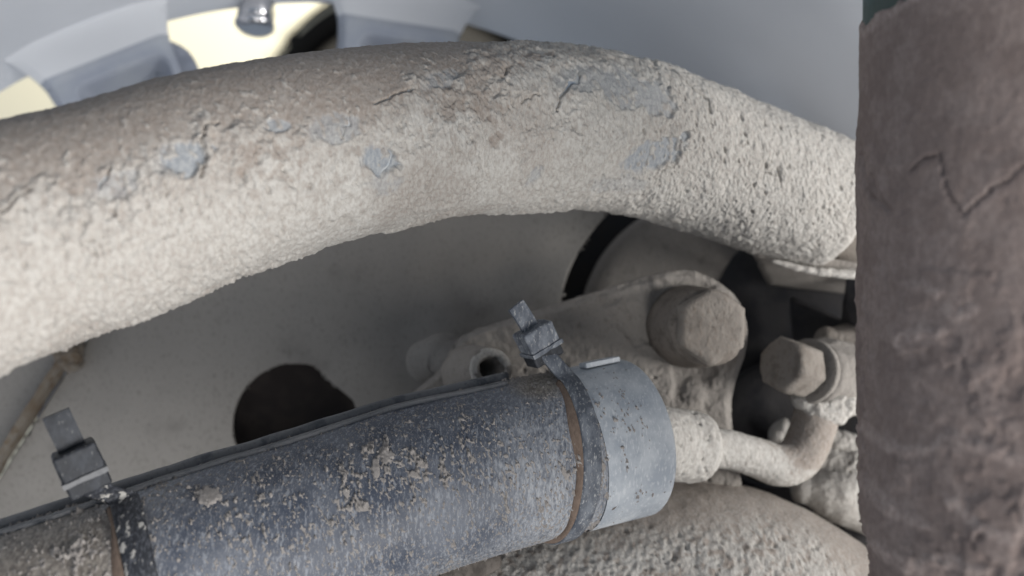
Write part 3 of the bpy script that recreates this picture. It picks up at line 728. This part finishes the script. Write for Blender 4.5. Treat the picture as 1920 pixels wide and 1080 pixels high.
# ================================================================== zip ties
def ribbon(name, C, Wd, Nn, W, H, mat, parent):
    """flat band along the points C, width direction Wd, outward normals Nn"""
    rows = [[c+wd*a+n*h for a, h in ((-W, 0), (-W, H*.7), (-W*.8, H), (W*.8, H), (W, H*.7), (W, 0))] for c, wd, n in zip(C, Wd, Nn)]
    return grid(name, np.array(rows), mat, parent, caps=True)
def zip_tie(x, tilt, head, up, tail, tailw, label, dh, hs, W, mats, seed):
    i = sl_at(x); c = SC[i]; t = ST[i]; r = SR[i]+.0006
    e1 = unit(-c-np.dot(-c, t)*t); e2 = np.cross(t, e1); e2 = e2 if e2[2] > 0 else -e2
    z = thing('zip_tie', c-np.array([0, 0, r]), label, 'zip tie', 'zip ties round the plastic sleeve')
    hc = P(*head, dh); upv = unit(P(*up, dh-.002)-hc); rv = unit(t-np.dot(t, upv)*upv); fv = np.cross(rv, upv)
    fv = fv if fv[1] < 0 else -fv                                    # towards the open side
    th = np.linspace(math.radians(52), math.radians(-255), 110)
    ring = [c+t*(tilt*math.sin(k))+(e1*math.cos(k)+e2*math.sin(k))*r for k in th]
    norm = [e1*math.cos(k)+e2*math.sin(k) for k in th]
    # lead-in from the head down to the sleeve
    h0 = hc-upv*hs[1]*.55+fv*hs[2]*.25; tan = -(e1*-math.sin(th[0])+e2*math.cos(th[0]))
    L = np.linalg.norm(ring[0]-h0); lead, ln = [], []
    for q in np.linspace(0, 1, 14, endpoint=False):
        b = (1-q)**3*h0+3*(1-q)**2*q*(h0-upv*L*.35+fv*L*.25)+3*(1-q)*q*q*(ring[0]-tan*L*.4)+q**3*ring[0]
        lead.append(b); ln.append(unit(fv*(1-q)+norm[0]*q))
    Cc = lead+ring; Nn = ln+norm; Wd = [unit(t-np.dot(t, n)*n) for n in Nn]
    ribbon('strap', Cc, Wd, Nn, W, .0013, mats[0], z)
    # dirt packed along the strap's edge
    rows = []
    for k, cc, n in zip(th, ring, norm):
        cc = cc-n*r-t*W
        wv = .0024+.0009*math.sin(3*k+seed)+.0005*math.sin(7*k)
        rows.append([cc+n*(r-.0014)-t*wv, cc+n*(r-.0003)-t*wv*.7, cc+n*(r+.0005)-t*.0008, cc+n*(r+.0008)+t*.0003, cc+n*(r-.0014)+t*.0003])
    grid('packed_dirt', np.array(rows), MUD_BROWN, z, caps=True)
    # ratchet head: block, pale lip, darker mouth the strap comes out of
    bm = bmesh.new(); box_bm(bm, hc+upv*hs[1]*.35, (rv, upv, fv), (hs[0], hs[1]*.65, hs[2]))
    h_ = finish('ratchet_head', bm, mats[1], z, .0014, 4); subdivide(h_, 6); rough(h_, .0003, 260, seed)
    bm = bmesh.new(); box_bm(bm, hc-upv*hs[1]*.36+fv*.0002, (rv, upv, fv), (hs[0]*1.04, hs[1]*.12, hs[2]*1.03))
    lip = finish('head_lip', bm, mats[2], h_, .0006, 3); subdivide(lip, 6); rough(lip, .0003, 500, seed+1)
    bm = bmesh.new(); box_bm(bm, hc-upv*hs[1]*.80-fv*.0006, (rv, upv, fv), (hs[0]*.98, hs[1]*.36, hs[2]*.85))
    finish('strap_mouth', bm, NYLON_HEAD, h_, .0008, 3)
    # tail strip out of the head
    ta = hc+upv*hs[1]*.3-fv*hs[2]*.2; tb = P(*tail, dh-.003); tv = unit(tb-ta); tr = unit(rv-np.dot(rv, tv)*tv); tf = np.cross(tr, tv)
    Lt = np.linalg.norm(tb-ta); rows = []
    for q in np.linspace(0, 1, 14):
        o_ = ta+tv*Lt*q+tf*(.0010*math.sin(q*2.4))
        rows.append([o_+tr*a+tf*b for a, b in ((-tailw, -.0007), (tailw, -.0007), (tailw, .0007), (-tailw, .0007))])
    o = grid('tail', np.array(rows), mats[1], z, caps=True); o.data.polygons.foreach_set('use_smooth', [False]*len(o.data.polygons))
    return z
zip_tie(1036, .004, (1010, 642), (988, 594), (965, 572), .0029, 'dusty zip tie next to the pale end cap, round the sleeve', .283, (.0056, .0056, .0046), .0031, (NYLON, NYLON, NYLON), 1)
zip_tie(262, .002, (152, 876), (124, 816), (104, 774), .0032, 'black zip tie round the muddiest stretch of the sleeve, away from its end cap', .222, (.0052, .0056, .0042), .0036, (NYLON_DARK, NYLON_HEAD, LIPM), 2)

# ================================================================== strut in front, caked with brown mud
sk = thing('shock_absorber', P(1900, 1250, .25), 'dark strut tube caked with cracked brown mud and a patch of teal paint', 'strut')
def strut():
    R = .045; cx, cyy = .1317, .2125
    pts = [[cx, cyy, .14, R*.985], [cx, cyy, .0, R*.985], [cx, cyy, -.05, R*.97], [cx, cyy, -.075, R*.88], [cx, cyy, -.16, R*.80]]
    v, n_, *_ = tube(pts, 30, 96, .2); grid('painted_tube', v, TEAL, sk, caps=True)
    pts = [[cx, cyy, .14, R], [cx, cyy, .0, R], [cx, cyy, -.048, R], [cx, cyy, -.060, R*.985], [cx, cyy, -.075, R*.93], [cx, cyy, -.16, R*.85]]
    v, n_, *_ = tube(pts, 520, 300, .5)
    sh = v.shape[:2]; p = v.reshape(-1, 3); px, py = pix(p)
    wob = (fbm(p*110, 4, 3)-.5)*110; wob2 = (fbm(p*350, 3, 4)-.5)*34
    mud = ss(-5, 5, py-np.interp(px, [1600, 1640, 1700, 1800, 1950], [58, 28, -12, -60, -90])+wob*.25+wob2*.6)
    lv = fbm(p*60+fbm(p*170, 3, 5)[:, None]*.7, 4, 7); lv2 = fbm(p*95+2, 4, 8)
    rag = ss(60, 350, py)
    h = .0002+(ss(.47, .482, lv)*(.00025+.0004*ss(420, 700, py))+ss(.56, .570, lv2)*.00036)*rag+(fbm(p*300, 3, 9)-.5)*.0005*rag+(fbm(p*800, 2, 10)-.5)*.0002
    for pts_, wd_, dep in (([(1640, 330), (1652, 370), (1675, 400)], 5, .0010), ([(1705, 318), (1740, 300), (1768, 292), (1775, 340), (1790, 380), (1812, 408), (1840, 372), (1880, 340), (1920, 312)], 3.5, .0009), ([(1620, 290), (1630, 350), (1650, 380)], 4, .0012)):
        dd = polyline_dist(px+wob2*.5, py+wob2*.5, pts_); h -= dep*ss(wd_, wd_*.2, dd)*1.0; h += .0002*ss(60, 5, dd)*(py > 0)
    # raised pale ridges low down
    rid = np.zeros(len(p))
    for pts_ in ([(1620, 800), (1660, 830), (1720, 850), (1780, 815), (1850, 840), (1930, 870)], [(1625, 900), (1680, 960), (1740, 990)], [(1790, 945), (1840, 985), (1900, 1010), (1940, 960)], [(1650, 1030), (1720, 1065), (1760, 1052), (1850, 1070)], [(1690, 520), (1760, 545)], [(1780, 580), (1800, 590), (1830, 585)], [(1690, 640), (1760, 620)]):
        dd = polyline_dist(px+wob*.35+wob2, py+wob*.35+wob2*.8, pts_); rid = np.maximum(rid, ss(17, 2, dd)*(.4+.9*fbm(p*240, 3, 14)))
    h += rid*.0004
    h += ss(40, 2, np.abs(px-1613))*(fbm(p*260, 4, 15)-.47)*.0012*ss(140, 190, py)
    h = h*mud-.0011*(1-mud)
    edge = ss(.5, .95, mud)*ss(22, 5, np.abs(py-np.interp(px, [1600, 1640, 1700, 1800, 1950], [58, 28, -12, -60, -90])+wob*.25-8))
    tint = np.clip(.50+.35*ss(.45, .6, fbm(p*130, 4, 19))+.15*ss(500, 100, py)-rid*1.2-edge*.9, 0, 1)
    grid('mud_crust', v+n_*h.reshape(sh)[..., None], MUD_DARK, sk, attrs={'tint': tint.reshape(sh)})
strut()
